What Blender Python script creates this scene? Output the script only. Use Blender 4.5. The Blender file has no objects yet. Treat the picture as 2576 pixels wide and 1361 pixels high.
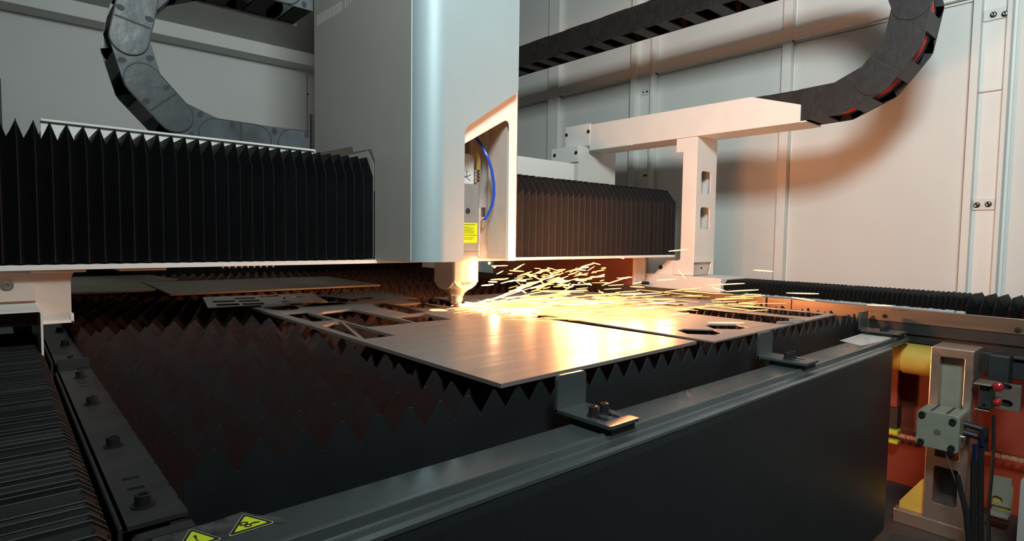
import bpy, bmesh, math, random
from mathutils import Vector, Matrix
from mathutils.geometry import tessellate_polygon
random.seed(7)
S = bpy.context.scene
COL = S.collection
# ------------------------------------------------------------------ camera
F = 1463.0
PITCH, ROLL, YAW = .0570, .0142, .7243
w_ = Vector((math.sin(YAW)*math.cos(PITCH), math.cos(YAW)*math.cos(PITCH), -math.sin(PITCH)))
r0 = Vector((math.cos(YAW), -math.sin(YAW), 0)); u0 = r0.cross(w_)
r_ = r0*math.cos(ROLL)+u0*math.sin(ROLL); u_ = -r0*math.sin(ROLL)+u0*math.cos(ROLL)
CAM = Vector((0, 0, 1.2))
cam = bpy.data.cameras.new('camera'); co = bpy.data.objects.new('camera', cam); COL.objects.link(co)
cam.sensor_width = 36; cam.lens = F/2576*36; cam.clip_start = .02; cam.clip_end = 50
co.matrix_world = Matrix(((r_.x, u_.x, -w_.x, CAM.x), (r_.y, u_.y, -w_.y, CAM.y), (r_.z, u_.z, -w_.z, CAM.z), (0, 0, 0, 1)))
S.camera = co
# ------------------------------------------------------------------ world, lamps, exposure
wd = bpy.data.worlds.new('world'); S.world = wd; wd.use_nodes = True
wd.node_tree.nodes['Background'].inputs[0].default_value = (.75, .85, .9, 1)
wd.node_tree.nodes['Background'].inputs[1].default_value = .02
S.view_settings.view_transform = 'Standard'; S.view_settings.look = 'None'
S.view_settings.exposure = 0; S.view_settings.gamma = 1; S.view_settings.use_curve_mapping = False

def area(name, loc, aim, sx, sy, power, color):
    l = bpy.data.lights.new(name, 'AREA'); l.shape = 'RECTANGLE'; l.size = sx; l.size_y = sy
    l.energy = power; l.color = color
    o = bpy.data.objects.new(name, l); COL.objects.link(o); o.location = loc
    o.rotation_euler = (Vector(aim)-Vector(loc)).to_track_quat('-Z', 'Y').to_euler()
    return o
area('ceiling_lamp', (.15, -.25, 2.67), (3.3, 1.3, 2.57), .6, .45, 86, (.88, 1.0, .99))

def point(name, loc, power, color, r):
    l = bpy.data.lights.new(name, 'POINT'); l.energy = power; l.color = color; l.shadow_soft_size = r
    o = bpy.data.objects.new(name, l); COL.objects.link(o); o.location = loc; return o
point('cutting_arc_light', (1.243, 1.49, .985), 1.7, (1.0, .46, .20), .008)
for q, pw in (((1.36, 1.44, 1.03), .7), ((1.46, 1.34, 1.10), 3.5), ((1.50, 1.30, 1.13), 8), ((1.57, 1.24, 1.12), 8), ((1.52, 1.32, 1.15), 8), ((1.64, 1.20, 1.12), 8), ((1.40, 1.34, 1.04), 1.5), ((1.74, 1.16, 1.09), 5)):
    point('spark_light', q, pw*.84, (1.0, .36, .125), .006)
point('under_cut_light', (1.20, 1.59, .745), 9, (1.0, .30, .09), .04)
point('under_cut_light', (1.71, 1.27, .60), 22, (1.0, .36, .12), .04)

# ------------------------------------------------------------------ pixel -> world helpers
def P(x, y, X=None, Y=None, Z=None):
    d = r_*((x-1288)/F)+u_*((680.5-y)/F)+w_
    t = (X-CAM.x)/d.x if X is not None else (Y-CAM.y)/d.y if Y is not None else (Z-CAM.z)/d.z
    return CAM+d*t

# ------------------------------------------------------------------ materials
def mat(name, col, rough=.5, metal=0, var=.0, vscale=8, bump=0, bscale=200, stretch=None, emit=None, es=0, col2=None, spec=None, rvar=0):
    m = bpy.data.materials.new(name); m.use_nodes = True; nt = m.node_tree; b = nt.nodes['Principled BSDF']
    b.inputs['Base Color'].default_value = (*col, 1); b.inputs['Roughness'].default_value = rough; b.inputs['Metallic'].default_value = metal
    if spec is not None: b.inputs['Specular IOR Level'].default_value = spec
    tc = nt.nodes.new('ShaderNodeTexCoord'); mp = nt.nodes.new('ShaderNodeMapping'); nt.links.new(tc.outputs['Object'], mp.inputs[0])
    if stretch: mp.inputs['Scale'].default_value = stretch
    if var or col2 or rvar:
        n = nt.nodes.new('ShaderNodeTexNoise'); n.inputs['Scale'].default_value = vscale; n.inputs['Detail'].default_value = 5
        nt.links.new(mp.outputs[0], n.inputs['Vector'])
        cr = nt.nodes.new('ShaderNodeMapRange'); cr.inputs[1].default_value = .3; cr.inputs[2].default_value = .7
        nt.links.new(n.outputs[0], cr.inputs[0])
        if var or col2:
            mx = nt.nodes.new('ShaderNodeMix'); mx.data_type = 'RGBA'
            c2 = col2 if col2 else tuple(c*(1-var) for c in col)
            mx.inputs[6].default_value = (*col, 1); mx.inputs[7].default_value = (*c2, 1)
            nt.links.new(cr.outputs[0], mx.inputs[0]); nt.links.new(mx.outputs[2], b.inputs['Base Color'])
        if rvar:
            r2 = nt.nodes.new('ShaderNodeMapRange'); r2.inputs[3].default_value = max(.03, rough-rvar); r2.inputs[4].default_value = rough+rvar
            nt.links.new(cr.outputs[0], r2.inputs[0]); nt.links.new(r2.outputs[0], b.inputs['Roughness'])
    if bump:
        n2 = nt.nodes.new('ShaderNodeTexNoise'); n2.inputs['Scale'].default_value = bscale; n2.inputs['Detail'].default_value = 3
        nt.links.new(mp.outputs[0], n2.inputs['Vector'])
        bp = nt.nodes.new('ShaderNodeBump'); bp.inputs['Strength'].default_value = bump; bp.inputs['Distance'].default_value = .002
        nt.links.new(n2.outputs[0], bp.inputs['Height']); nt.links.new(bp.outputs[0], b.inputs['Normal'])
    if emit:
        b.inputs['Emission Color'].default_value = (*emit, 1); b.inputs['Emission Strength'].default_value = es
    return m
M = {}
M['wall'] = mat('white_powder_coat', (.70, .71, .69), .55, 0, .05, 3, .15, 300)
M['wall_frame'] = mat('white_frame_paint', (.76, .76, .73), .5, 0, .04, 5, .1, 300)
M['ceil'] = mat('grey_roof_panel', (.34, .34, .31), .7, 0, .12, 4, .1, 200)
M['shell'] = mat('dark_grey_shell', (.10, .10, .10), .7, 0, .1, 4)
M['rust'] = mat('reddish_brown_panel', (.26, .085, .05), .45, 0, .2, 5)
M['slat0'] = mat('front_slat_without_glow', (.022, .027, .031), .5, .4, .3, 9, .2, 60)  # front slat: bluish tone paints in the lack of warm bounce light
M['floor'] = mat('dark_floor', (.045, .038, .035), .7, 0, .4, 6, .3, 60)
M['white'] = mat('white_paint', (.80, .79, .75), .45, 0, .05, 10, .1, 400)
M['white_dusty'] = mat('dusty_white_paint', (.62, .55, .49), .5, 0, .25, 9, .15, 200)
M['side_grey'] = mat('warm_grey_paint', (.34, .325, .30), .5, 0, .04, 8, .2, 500)
M['blue_grey'] = mat('blue_grey_metallic_paint', (.36, .45, .475), .5, .15, .03, 8, .2, 700)
M['fabric'] = mat('black_bellows_cloth', (.0045, .0045, .0055), .6, 0, .35, 14, .35, 90, spec=.22)
M['fabric2'] = mat('charcoal_bellows_cloth', (.0070, .0068, .0078), .65, 0, .25, 14, .35, 90, spec=.14)
M['edge'] = mat('bellows_fold_edge', (.013, .013, .014), .6, 0, .5, 30)
M['black'] = mat('black_plastic', (.012, .012, .013), .5, 0, .3, 20)
M['dark_metal'] = mat('dark_metal', (.03, .032, .034), .45, .3, .3, 20)
M['slat'] = mat('scorched_slat_glow_tint', (.045, .018, .013), .5, .4, 0, 9, .25, 60, col2=(.02, .02, .023), rvar=.15)  # scorched steel, base reddened to paint in warm spark light between slats
M['frame'] = mat('dark_blue_grey_frame_steel', (.17, .195, .205), .30, .75, .25, 5, .12, 60, rvar=.12)
M['panel'] = mat('dark_slate_panel_paint', (.022, .027, .030), .38, .15, .12, 7, .25, 500)
M['rail'] = mat('left_rail_steel', (.06, .06, .06), .5, .4, .35, 6, .3, 90)
M['side_steel'] = mat('bronze_side_plate', (.27, .21, .16), .36, .8, .3, 4, .1, 60, stretch=(1, .4, 8), rvar=.1)
M['sheetA'] = mat('brushed_steel_sheet', (.29, .262, .247), .40, .5, .05, 4, .05, 60, stretch=(1, 12, 1), rvar=.07)
M['sheetB'] = mat('bright_steel_sheet', (.38, .35, .335), .36, .6, .10, 4, 0, 60, stretch=(1, 10, 1), rvar=.06)
M['sheetC'] = mat('pale_steel_sheet', (.55, .56, .55), .34, .6, .1, 6, .05, 60)
M['sheetD'] = mat('mirror_steel_sheet', (.62, .60, .58), .12, .9, .05, 6)
M['sheetF'] = mat('dull_steel_plate', (.28, .26, .22), .5, .45, .15, 3, .1, 40)
M['burr'] = mat('cut_edge', (.40, .33, .25), .45, .6, .2, 40)
M['chainL'] = mat('glossy_grey_chain_plastic', (.095, .11, .12), .26, 0, .35, 14, .8, 13)
M['chainR'] = mat('matt_black_chain_plastic', (.022, .022, .024), .5, 0, .5, 26, .5, 40)
M['oval'] = mat('dark_oval_recess', (.02, .021, .022), .6)
M['red'] = mat('red_cable_sheath', (.65, .03, .02), .35)
M['redbeam'] = mat('rust_red_beam_paint', (.20, .033, .018), .5, 0, .3, 6, .2, 80)
M['head'] = mat('satin_head_aluminium', (.50, .47, .44), .34, .5, .05, 20)
M['headdark'] = mat('bare_cone_metal', (.55, .50, .45), .28, .85, .05, 20)
M['copper'] = mat('copper_nozzle', (.75, .38, .22), .25, .9)
M['chrome'] = mat('chrome', (.7, .68, .65), .15, 1)
M['blue'] = mat('blue_hose', (.02, .09, .62), .22)
M['darkblue'] = mat('dark_blue_tube', (.004, .010, .05), .3)
M['gold'] = mat('ochre_hose', (.36, .25, .05), .35)
M['yellow'] = mat('yellow_sticker', (.85, .88, .02), .4)
M['stick'] = mat('warning_yellow', (.62, .72, .03), .35)
M['stick_rim'] = mat('faded_yellow_border', (.45, .48, .22), .4)
M['ink'] = mat('black_print', (.02, .02, .02), .5)
M['tape'] = mat('torn_black_sticker', (.02, .02, .02), .25, 0, 0, 60, col2=(.09, .095, .095))
M['redink'] = mat('red_print', (.62, .12, .06), .5)
M['alu'] = mat('worn_aluminium', (.50, .42, .36), .35, .85, .25, 14, .1, 60, rvar=.1)
M['alu_green'] = mat('grey_green_cast_metal', (.33, .34, .27), .45, .5, .15, 20)
M['yroller'] = mat('yellow_translucent_tube', (.46, .36, .07), .35, 0, .35, 6)
M['ygreen'] = mat('yellow_green_guide', (.40, .45, .03), .4)
M['chainlink'] = mat('roller_chain_steel', (.55, .35, .25), .4, .6)
M['redlens'] = mat('red_sensor_lens', (.30, .015, .02), .15)
M['paper'] = mat('worn_white_label', (.60, .57, .54), .5, 0, .3, 60)
M['spark'] = mat('glowing_spark', (0, 0, 0), 1, 0, emit=(1.0, .46, .15), es=2.4)
M['spark_hot'] = mat('white_hot_spark', (0, 0, 0), 1, 0, emit=(1.0, .62, .22), es=6)
M['spark_pale'] = mat('cooling_spark', (0, 0, 0), 1, 0, emit=(1.0, .58, .34), es=1.9)
M['molten'] = mat('molten_edge', (0, 0, 0), 1, 0, emit=(1.0, .55, .10), es=7)

# ------------------------------------------------------------------ mesh helpers
def add_box(bm, x0, x1, y0, y1, z0, z1):
    if x0 > x1: x0, x1 = x1, x0
    if y0 > y1: y0, y1 = y1, y0
    if z0 > z1: z0, z1 = z1, z0
    v = [bm.verts.new(c) for c in ((x0, y0, z0), (x1, y0, z0), (x1, y1, z0), (x0, y1, z0), (x0, y0, z1), (x1, y0, z1), (x1, y1, z1), (x0, y1, z1))]
    for f in ((3, 2, 1, 0), (4, 5, 6, 7), (0, 1, 5, 4), (1, 2, 6, 5), (2, 3, 7, 6), (3, 0, 4, 7)): bm.faces.new([v[i] for i in f])
def frame_of(d):
    d = d.normalized(); a = Vector((0, 0, 1)) if abs(d.z) < .9 else Vector((1, 0, 0))
    e1 = d.cross(a).normalized(); return e1, d.cross(e1).normalized()
def add_cyl(bm, p0, p1, r0, r1=None, n=16, cap=True):
    p0, p1 = Vector(p0), Vector(p1); r1 = r0 if r1 is None else r1
    e1, e2 = frame_of(p1-p0); A = []; B = []
    for i in range(n):
        a = 2*math.pi*i/n; d = e1*math.cos(a)+e2*math.sin(a)
        A.append(bm.verts.new(p0+d*r0)); B.append(bm.verts.new(p1+d*r1))
    for i in range(n):
        j = (i+1) % n; bm.faces.new((A[j], A[i], B[i], B[j]))
    if cap: bm.faces.new(A); bm.faces.new(B[::-1])
def add_tube(bm, pts, r, n=8, cap=True):
    pts = [Vector(p) for p in pts]; rings = []; prev = None
    for i, p in enumerate(pts):
        t = (pts[min(i+1, len(pts)-1)]-pts[max(i-1, 0)]).normalized()
        if prev is None: e1, e2 = frame_of(t)
        else:
            e1 = (prev-t*prev.dot(t)).normalized(); e2 = t.cross(e1)
        prev = e1; rr = r[i] if isinstance(r, (list, tuple)) else r
        rings.append([bm.verts.new(p+(e1*math.cos(2*math.pi*k/n)+e2*math.sin(2*math.pi*k/n))*rr) for k in range(n)])
    for A, B in zip(rings, rings[1:]):
        for k in range(n):
            j = (k+1) % n; bm.faces.new((A[k], A[j], B[j], B[k]))
    if cap: bm.faces.new(rings[0][::-1]); bm.faces.new(rings[-1])
def add_prism(bm, loops, f, t0, t1):
    """loops: outer loop then holes, 2-D; f(u, v, t) -> point."""
    if isinstance(loops[0][0], (int, float)): loops = [loops]
    tris = tessellate_polygon([[Vector((a, b, 0)) for a, b in l] for l in loops])
    flat = [p for l in loops for p in l]
    A = [bm.verts.new(f(a, b, t0)) for a, b in flat]; B = [bm.verts.new(f(a, b, t1)) for a, b in flat]
    for t in tris:
        try:
            bm.faces.new([A[i] for i in t]); bm.faces.new([B[i] for i in reversed(t)])
        except ValueError: pass
    k = 0
    for l in loops:
        n = len(l)
        for i in range(n):
            a, b = k+i, k+(i+1) % n
            try: bm.faces.new((A[a], A[b], B[b], B[a]))
            except ValueError: pass
        k += n
fXZ = lambda u, v, t: (u, t, v)     # prism along Y
fYZ = lambda u, v, t: (t, u, v)     # prism along X
fXY = lambda u, v, t: (u, v, t)     # prism along Z
def rounded(pts, rad, n=5):
    out = []
    N = len(pts)
    for i in range(N):
        p = Vector(pts[i]); a = Vector(pts[i-1]); b = Vector(pts[(i+1) % N])
        r = rad[i] if isinstance(rad, (list, tuple)) else rad
        if r <= 0: out.append(tuple(p)); continue
        da, db = (a-p), (b-p); r2 = min(r, da.length*.49, db.length*.49)
        p0 = p+da.normalized()*r2; p1 = p+db.normalized()*r2
        for k in range(n+1):
            t = k/n; q = p0*(1-t)**2+p*2*t*(1-t)+p1*t*t; out.append((q.x, q.y))
    return out
def ellipse(cx, cy, rx, ry, n=18): return [(cx+rx*math.cos(2*math.pi*i/n), cy+ry*math.sin(2*math.pi*i/n)) for i in range(n)]
def obj(name, bm, m, parent=None, bev=0, smooth=False, kind=None, label=None):
    bmesh.ops.recalc_face_normals(bm, faces=bm.faces)
    me = bpy.data.meshes.new(name); bm.to_mesh(me); bm.free()
    me.materials.append(M[m] if isinstance(m, str) else m)
    if smooth:
        for p in me.polygons: p.use_smooth = True
        me.set_sharp_from_angle(angle=math.radians(35))
    o = bpy.data.objects.new(name, me); COL.objects.link(o)
    if bev:
        b = o.modifiers.new('bevel', 'BEVEL'); b.width = bev; b.segments = 2; b.limit_method = 'ANGLE'; b.angle_limit = math.radians(40)
    if parent is not None: setpar(o, parent)
    if kind: o['kind'] = kind
    if label: o['label'] = label
    return o
def worldloc(o):
    v = Vector((0, 0, 0))
    while o is not None: v = v+o.location+o.matrix_parent_inverse.translation; o = o.parent
    return v
def setpar(o, parent):
    o.parent = parent; o.matrix_parent_inverse = Matrix.Translation(-worldloc(parent))
def thing(name, label, cat, loc=(0, 0, 0), group=None):
    o = bpy.data.objects.new(name, None); COL.objects.link(o); o.location = loc; o['label'] = label; o['category'] = cat
    if group: o['group'] = group
    return o
def tag(o, label, cat, group=None):
    o['label'] = label; o['category'] = cat
    if group: o['group'] = group
    return o
def B(name, m, parent, *b, bev=0, kind=None, label=None):
    bm = bmesh.new()
    if isinstance(b[0], (list, tuple)):
        for q in b: add_box(bm, *q)
    else: add_box(bm, *b)
    return obj(name, bm, m, parent, bev=bev, kind=kind, label=label)
def PR(name, m, parent, loops, f, t0, t1, bev=0, label=None):
    bm = bmesh.new(); add_prism(bm, loops, f, t0, t1); return obj(name, bm, m, parent, bev=bev, label=label)
def CY(name, m, parent, p0, p1, r, r1=None, n=16, bev=0, label=None):
    bm = bmesh.new(); add_cyl(bm, p0, p1, r, r1, n); return obj(name, bm, m, parent, bev=bev, smooth=True, label=label)
def TU(name, m, parent, pts, r, n=8, label=None):
    bm = bmesh.new(); add_tube(bm, pts, r, n); return obj(name, bm, m, parent, smooth=True, label=label)
def bolt(parent, p, axis, r=.008, h=.012, m='black', name='bolt', washer=True):
    p = Vector(p); a = Vector(axis).normalized(); bm = bmesh.new()
    if washer: add_cyl(bm, p-a*.001, p+a*.002, r*1.45, n=18)
    # socket head: outer wall, rim, hexagonal recess
    add_cyl(bm, p+a*.002, p+a*(h*.97), r, r*.98, n=18, cap=False)
    e1, e2 = frame_of(a)
    def ring(rr, hh, n=18): return [bm.verts.new(p+a*hh+(e1*math.cos(2*math.pi*k/n)+e2*math.sin(2*math.pi*k/n))*rr) for k in range(n)]
    R0 = ring(r*.98, h*.97); R1 = ring(r*.88, h); R2 = ring(r*.52, h); R3 = ring(r*.5, h*.45)
    for A_, B_ in ((R0, R1), (R1, R2), (R2, R3)):
        for k in range(18): j = (k+1) % 18; bm.faces.new((A_[k], A_[j], B_[j], B_[k]))
    bm.faces.new(R3)
    return obj(name, bm, m, parent, smooth=True)

# ================================================================== THE ROOM
FZ = .30
XR = 3.30; XP = 3.34
B('floor', 'floor', None, -3.0, 4.2, -3.0, 5.0, FZ-.05, FZ, kind='structure')
wr = B('wall_right', 'wall_frame', None, XP+.006, XP+.06, -3.0, 4.2, FZ, 3.3, kind='structure')
wl = B('wall_left', 'shell', None, -2.66, -2.6, -3.0, 4.2, FZ, 3.3, kind='structure')
wb = B('wall_back', 'wall', None, -2.6, 3.4, 4.2, 4.26, FZ, 3.3, kind='structure')
B('wall_front', 'shell', None, -2.6, 3.4, -3.06, -3.0, FZ, 3.3, kind='structure')
ce = B('ceiling', 'shell', None, -2.66, 3.4, -3.06, 4.26, 3.3, 3.34, kind='structure')
# sloping roof panel over the back wall, with the beam under it
PR('roof_panel', 'ceil', ce, [(4.2, 2.50), (4.2, 2.53), (2.75, 3.3), (2.72, 3.3)], fYZ, -2.6, 2.55)
B('trim_1', 'wall', None, -2.6, 3.3, 4.04, 4.2, 2.375, 2.46, kind='structure', bev=.003)
# recessed sheet panels on the right wall
posts = [(P(1404, 300, X=XR).y, P(1378, 300, X=XR).y), (P(1648, 170, X=XR).y, P(1591, 180, X=XR).y), (P(1992, 90, X=XR).y, P(1970, 90, X=XR).y), (P(2550, 10, X=XR).y, P(2452, 10, X=XR).y)]
zr0, zr1 = 2.305, 2.368
edges = [4.2]+[v for p in posts for v in (p[1], p[0])]+[-3.0]
zlo = {1: 0, 2: 0}
for i in range(0, len(edges), 2):
    y1, y0 = edges[i], edges[i+1]
    for z0, z1 in ((FZ, zr0), (zr1, 3.3)):
        if i == 8 and z0 > 1: continue
        zz1 = z1 if i < 8 else 3.3
        B('panel', 'wall', wr, XP-.003, XP+.006, y0+.012, y1-.012, z0+.012, zz1-.012, bev=.0015)
        for k in range(5):   # rivets along the panel edges
            bm = bmesh.new(); zz = z0+.1+(zz1-z0-.2)*k/4
            for q in range(2):
                yy = (y0+.035) if q == 0 else (y1-.035)
                add_cyl(bm, (XP-.005, yy, zz), (XP-.002, yy, zz), .004, n=8)
            obj('rivet', bm, 'wall_frame', wr)
# horizontal rib between the posts: folded channel with a lip
for (ya, yb) in ((edges[1], edges[0]), (edges[3], edges[2]), (edges[5], edges[4]), (edges[7], edges[6])):
    bm = bmesh.new()
    add_prism(bm, [(XR, zr0), (XR, zr1), (XP+.006, zr1), (XP+.006, zr1-.004), (XR+.004, zr1-.004), (XR+.004, zr0+.003), (XP-.012, zr0+.003), (XP-.012, zr0-.012), (XP-.008, zr0-.012), (XP-.008, zr0)], lambda u, v, t: (u, t, v), ya, yb)
    obj('rib', bm, 'wall_frame', wr)
# posts
for n, (y0, y1) in enumerate(posts):
    if n in (0, 2):
        B('post', 'wall_frame', wr, XR-.004, XP+.006, y0, y1, FZ, 3.3, bev=.002)
    else:
        t = .040 if n == 1 else .030
        a = .038 if n == 1 else .042
        bm = bmesh.new()
        add_box(bm, XR-.02, XP+.006, y0, y0+t*.55, FZ, 3.3)
        add_box(bm, XR-.02, XP+.006, y1-t, y1, FZ, 3.3)
        add_box(bm, XR+.018, XP+.006, y0+t*.55, y1-t, FZ, 3.3)
        obj('post', bm, 'wall_frame', wr, bev=.002)
# bolt plates in the near post
yc0, yc1 = posts[3][0]+.024, posts[3][1]-.034
for (px, py) in ((2500, 38), (2458, 516)):
    c = P(px, py, X=XR+.015); c2 = P(px+29, py-2, X=XR+.015)
    bp = B('bolt_plate', 'wall', wr, XR+.009, XR+.018, yc0, yc1, c.z-.022, c.z+.027, bev=.001)
    for q in (c, c2): bolt(bp, (XR+.009, q.y, q.z), (-1, 0, 0), .0085, .012, 'chrome')
    for q in (c, c2):
        bm = bmesh.new(); add_cyl(bm, (XR+.008, q.y, q.z), (XR+.0055, q.y, q.z), .0125, n=18); obj('washer', bm, 'black', bp, smooth=True)
c = P(2500, 223, X=XR)
B('joint_strip', 'wall_frame', wr, XR+.006, XR+.02, yc0, yc1, c.z-.006, c.z+.003)
c = P(1620, 232, X=XR+.01)
bp = B('bolt_plate', 'wall', wr, XR+.012, XR+.018, posts[1][0]+.024, posts[1][0]+.12, c.z-.02, c.z+.02, bev=.001)
for k in range(3):
    bm = bmesh.new(); add_cyl(bm, (XR+.004, posts[1][0]+.034+.03*k, c.z), (XR+.013, posts[1][0]+.034+.03*k, c.z), .007-.0015*k, n=12); obj('bolt', bm, 'black', bp, smooth=True)
c = P(1622, 450, X=XR+.01)
B('cover_plate', 'wall', wr, XR+.012, XR+.018, posts[1][0]+.03, posts[1][1]-.06, c.z-.25, c.z, bev=.001)
c = P(1622, 441, X=XR+.01)
B('latch', 'dark_metal', wr, XR+.008, XR+.018, c.y-.012, c.y+.012, c.z-.004, c.z+.004)
c = P(775, 237, Y=4.19)
CY('screw', 'dark_metal', wb, (c.x, 4.19, c.z), (c.x, 4.2, c.z), .006, n=8)
B('seam', 'ceil', wb, P(773, 300, Y=4.2).x, P(773, 300, Y=4.2).x+.003, 4.194, 4.2, 1.5, 2.36)
c = P(7, 260, Y=4.15)
B('trim_2', 'black', None, c.x-.12, P(4, 260, Y=4.15).x, 4.12, 4.2, 1.5, P(4, 200, Y=4.15).z, kind='structure')

# ================================================================== SLAT TABLE
tab = thing('cutting_table', 'long dark steel cutting table of upright toothed slats in a grey frame', 'cutting table', (.15, .6, FZ))
TP = .0533; SP = .0885; ZT = .95; ZV = .915; ZB = .80
def slat_mesh(off, x0, x1):
    bm = bmesh.new(); pts = []
    k = math.ceil((x0-off)/TP)
    pts.append((x0, ZB)); pts.append((x0, ZV+.012))
    x = off+k*TP
    while x < x1-.01:
        if x-TP/2 > x0+.004: pts.append((x-TP/2-.0012, ZV)); pts.append((x-TP/2+.0012, ZV))
        h = random.uniform(-.0025, 0)
        pts.append((x-.0022, ZT+h-.001)); pts.append((x+.0022, ZT+h-.001)); x += TP
    pts.append((x1, ZV+.01)); pts.append((x1, ZB))
    add_prism(bm, pts, fXZ, -.0016, .0016)
    bmesh.ops.recalc_face_normals(bm, faces=bm.faces)
    me = bpy.data.meshes.new('slat'); bm.to_mesh(me); bm.free(); me.materials.append(M['slat']); return me
X0, X1 = .150, 2.335
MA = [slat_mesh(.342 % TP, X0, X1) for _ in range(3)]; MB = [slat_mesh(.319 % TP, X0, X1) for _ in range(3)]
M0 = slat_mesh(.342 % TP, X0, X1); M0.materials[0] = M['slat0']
for k in range(38):
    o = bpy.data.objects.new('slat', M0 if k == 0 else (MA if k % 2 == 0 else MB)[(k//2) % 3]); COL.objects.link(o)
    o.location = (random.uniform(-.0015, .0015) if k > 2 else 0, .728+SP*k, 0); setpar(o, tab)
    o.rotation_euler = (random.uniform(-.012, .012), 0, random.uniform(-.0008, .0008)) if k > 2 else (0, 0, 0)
B('tray', 'floor', tab, X0-.02, X1+.02, .68, 4.05, .34, .35)
B('inner_side', 'slat', tab, .132, .148, .67, 4.05, .63, .885)
# front flange: top sheet, raised lip, groove, outer flange, tall panel
YI, YO = .655, .548; ZF = .887
xr_end = 2.31
bm = bmesh.new()
prof = [(YI, ZF-.006), (YI, ZF), (.592, ZF), (.586, ZF+.003), (.580, ZF+.0025), (.576, ZF-.010), (.571, ZF-.012), (.571, ZF-.022), (YI-.004, ZF-.022)]
add_prism(bm, prof, fYZ, .085, xr_end)
ff = obj('front_flange', bm, 'frame', tab, bev=.0012)
xe = P(2235, 862, Y=.560).x
bm = bmesh.new()
prof = [(.570, ZF-.022), (.570, ZF-.0105), (.553, ZF-.008), (YO, ZF-.012), (YO-.002, ZF-.03), (YO-.002, FZ+.01), (YO+.002, FZ+.01), (YO+.004, ZF-.022)]
add_prism(bm, prof, fYZ, .19, xe)
obj('front_panel', bm, 'panel', tab, bev=.0015)
bm = bmesh.new(); add_prism(bm, [(.5695, ZF-.012), (.5695, ZF-.0098), (.553, ZF-.0073), (.5475, ZF-.0108), (.5465, ZF-.016), (.548, ZF-.016), (.553, ZF-.0095)], fYZ, .19, xe)
obj('panel_lip', bm, 'frame', tab, bev=.0005)
B('front_skirt', 'panel', tab, .15, 1.15, .64, .65, .63, ZF-.01)
# brackets on the front flange
BM = None
for n, bx in enumerate((.712, 1.452, 2.185)):
    bm = bmesh.new()
    w = .074
    def hole(cx): return rounded([(cx-.006, .590), (cx+.006, .590), (cx+.006, .622), (cx-.006, .622)], .005, 4)
    add_prism(bm, [rounded([(bx, .566), (bx+w, .566), (bx+w, .688), (bx, .688)], [.006, .002, 0, 0], 3), hole(bx+.022), hole(bx+.050)], fXY, .8995, .9055)
    add_prism(bm, rounded([(bx, .9), (bx+w, .9), (bx+w, .964), (bx, .964)], [0, 0, .009, .009], 3), fXZ, .683, .6895)
    br = obj('bracket', bm, 'frame' if n else 'frame', tab, bev=.0008)
    B('spacer', 'black', br, bx+.01, bx+w-.004, .572, .66, ZF, .8996)
    for cx in (bx+.022, bx+.050): bolt(br, (cx, .621, .9055), (0, 0, 1), .0078, .0165)
# warning labels and torn black tape on the front flange
bm = bmesh.new()
def fl(px, py): p = P(px, py, Z=ZF+.0004); return (p.x, p.y)
tp = [fl(*q) for q in ((385, 1352), (470, 1330), (520, 1318), (560, 1305), (610, 1288), (648, 1296), (700, 1302), (726, 1312), (716, 1317), (690, 1316), (600, 1340), (570, 1352), (520, 1361), (430, 1380), (380, 1375))]
add_prism(bm, tp, fXY, ZF+.0002, ZF+.0007); obj('torn_tape', bm, 'tape', ff, label='torn black backing of the old labels')
def tri_label(pa, pb, pc, sym):
    A_, B_, C_ = [Vector(fl(*q)) for q in (pa, pb, pc)]; c = (A_+B_+C_)/3
    sc = lambda s, r: rounded([tuple(c+(q-c)*s) for q in (A_, B_, C_)], r, 4)
    w = PR('warning_label', 'stick_rim', ff, sc(1.0, .006), fXY, ZF+.0007, ZF+.0011, label='yellow triangular warning label '+sym)
    PR('black_border', 'ink', w, sc(.93, .005), fXY, ZF+.0011, ZF+.0014)
    PR('yellow_field', 'stick', w, sc(.70, .003), fXY, ZF+.0014, ZF+.0017)
    bm = bmesh.new(); z0, z1 = ZF+.0017, ZF+.0020
    e = (B_-A_).normalized(); up = Vector((-e.y, e.x))
    if (C_-A_).dot(up) < 0: up = -up
    L_ = (B_-A_).length
    T = lambda u, v: tuple(c+e*u*L_+up*v*L_)
    if 'gears' in sym:
        def gear(cu, cv, r):
            o_ = []
            for k in range(24):
                a = 2*math.pi*k/24; rr = r*(1.0 if k % 2 else .82); o_.append(T(cu+rr*math.cos(a), cv+rr*math.sin(a)))
            i_ = [T(cu+r*.45*math.cos(2*math.pi*k/16), cv+r*.45*math.sin(2*math.pi*k/16)) for k in range(16)]
            add_prism(bm, [o_, i_], fXY, z0, z1)
        gear(-.10, .05, .10); gear(-.05, -.09, .085)
        add_prism(bm, [T(.02, -.02), T(.10, -.01), T(.20, -.06), T(.20, -.10), T(.08, -.08), T(.02, -.06)], fXY, z0, z1)
    else:
        add_prism(bm, [T(-.035, .20), T(.035, .20), T(.012, -.05), T(-.012, -.05)], fXY, z0, z1)
        add_prism(bm, [T(.03*math.cos(k), -.11+.03*math.sin(k)) for k in [2*math.pi*i/12 for i in range(12)]], fXY, z0, z1)
    obj('pictogram', bm, 'ink', w)
tri_label((572, 1353), (694, 1315), (612, 1293), 'with meshing gears and a hand')
tri_label((440, 1392), (562, 1357), (478, 1331), 'with an exclamation mark, cut by the corner')
# thin black cut-out mark at the left end of the outer flange
bm = bmesh.new(); pth = [P(a, b, Z=ZF-.0065) for a, b in ((655, 1361), (700, 1350), (742, 1339), (752, 1350), (765, 1362))]
add_tube(bm, pth, .0011, 5); obj('edge_seam', bm, 'black', tab)
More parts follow.
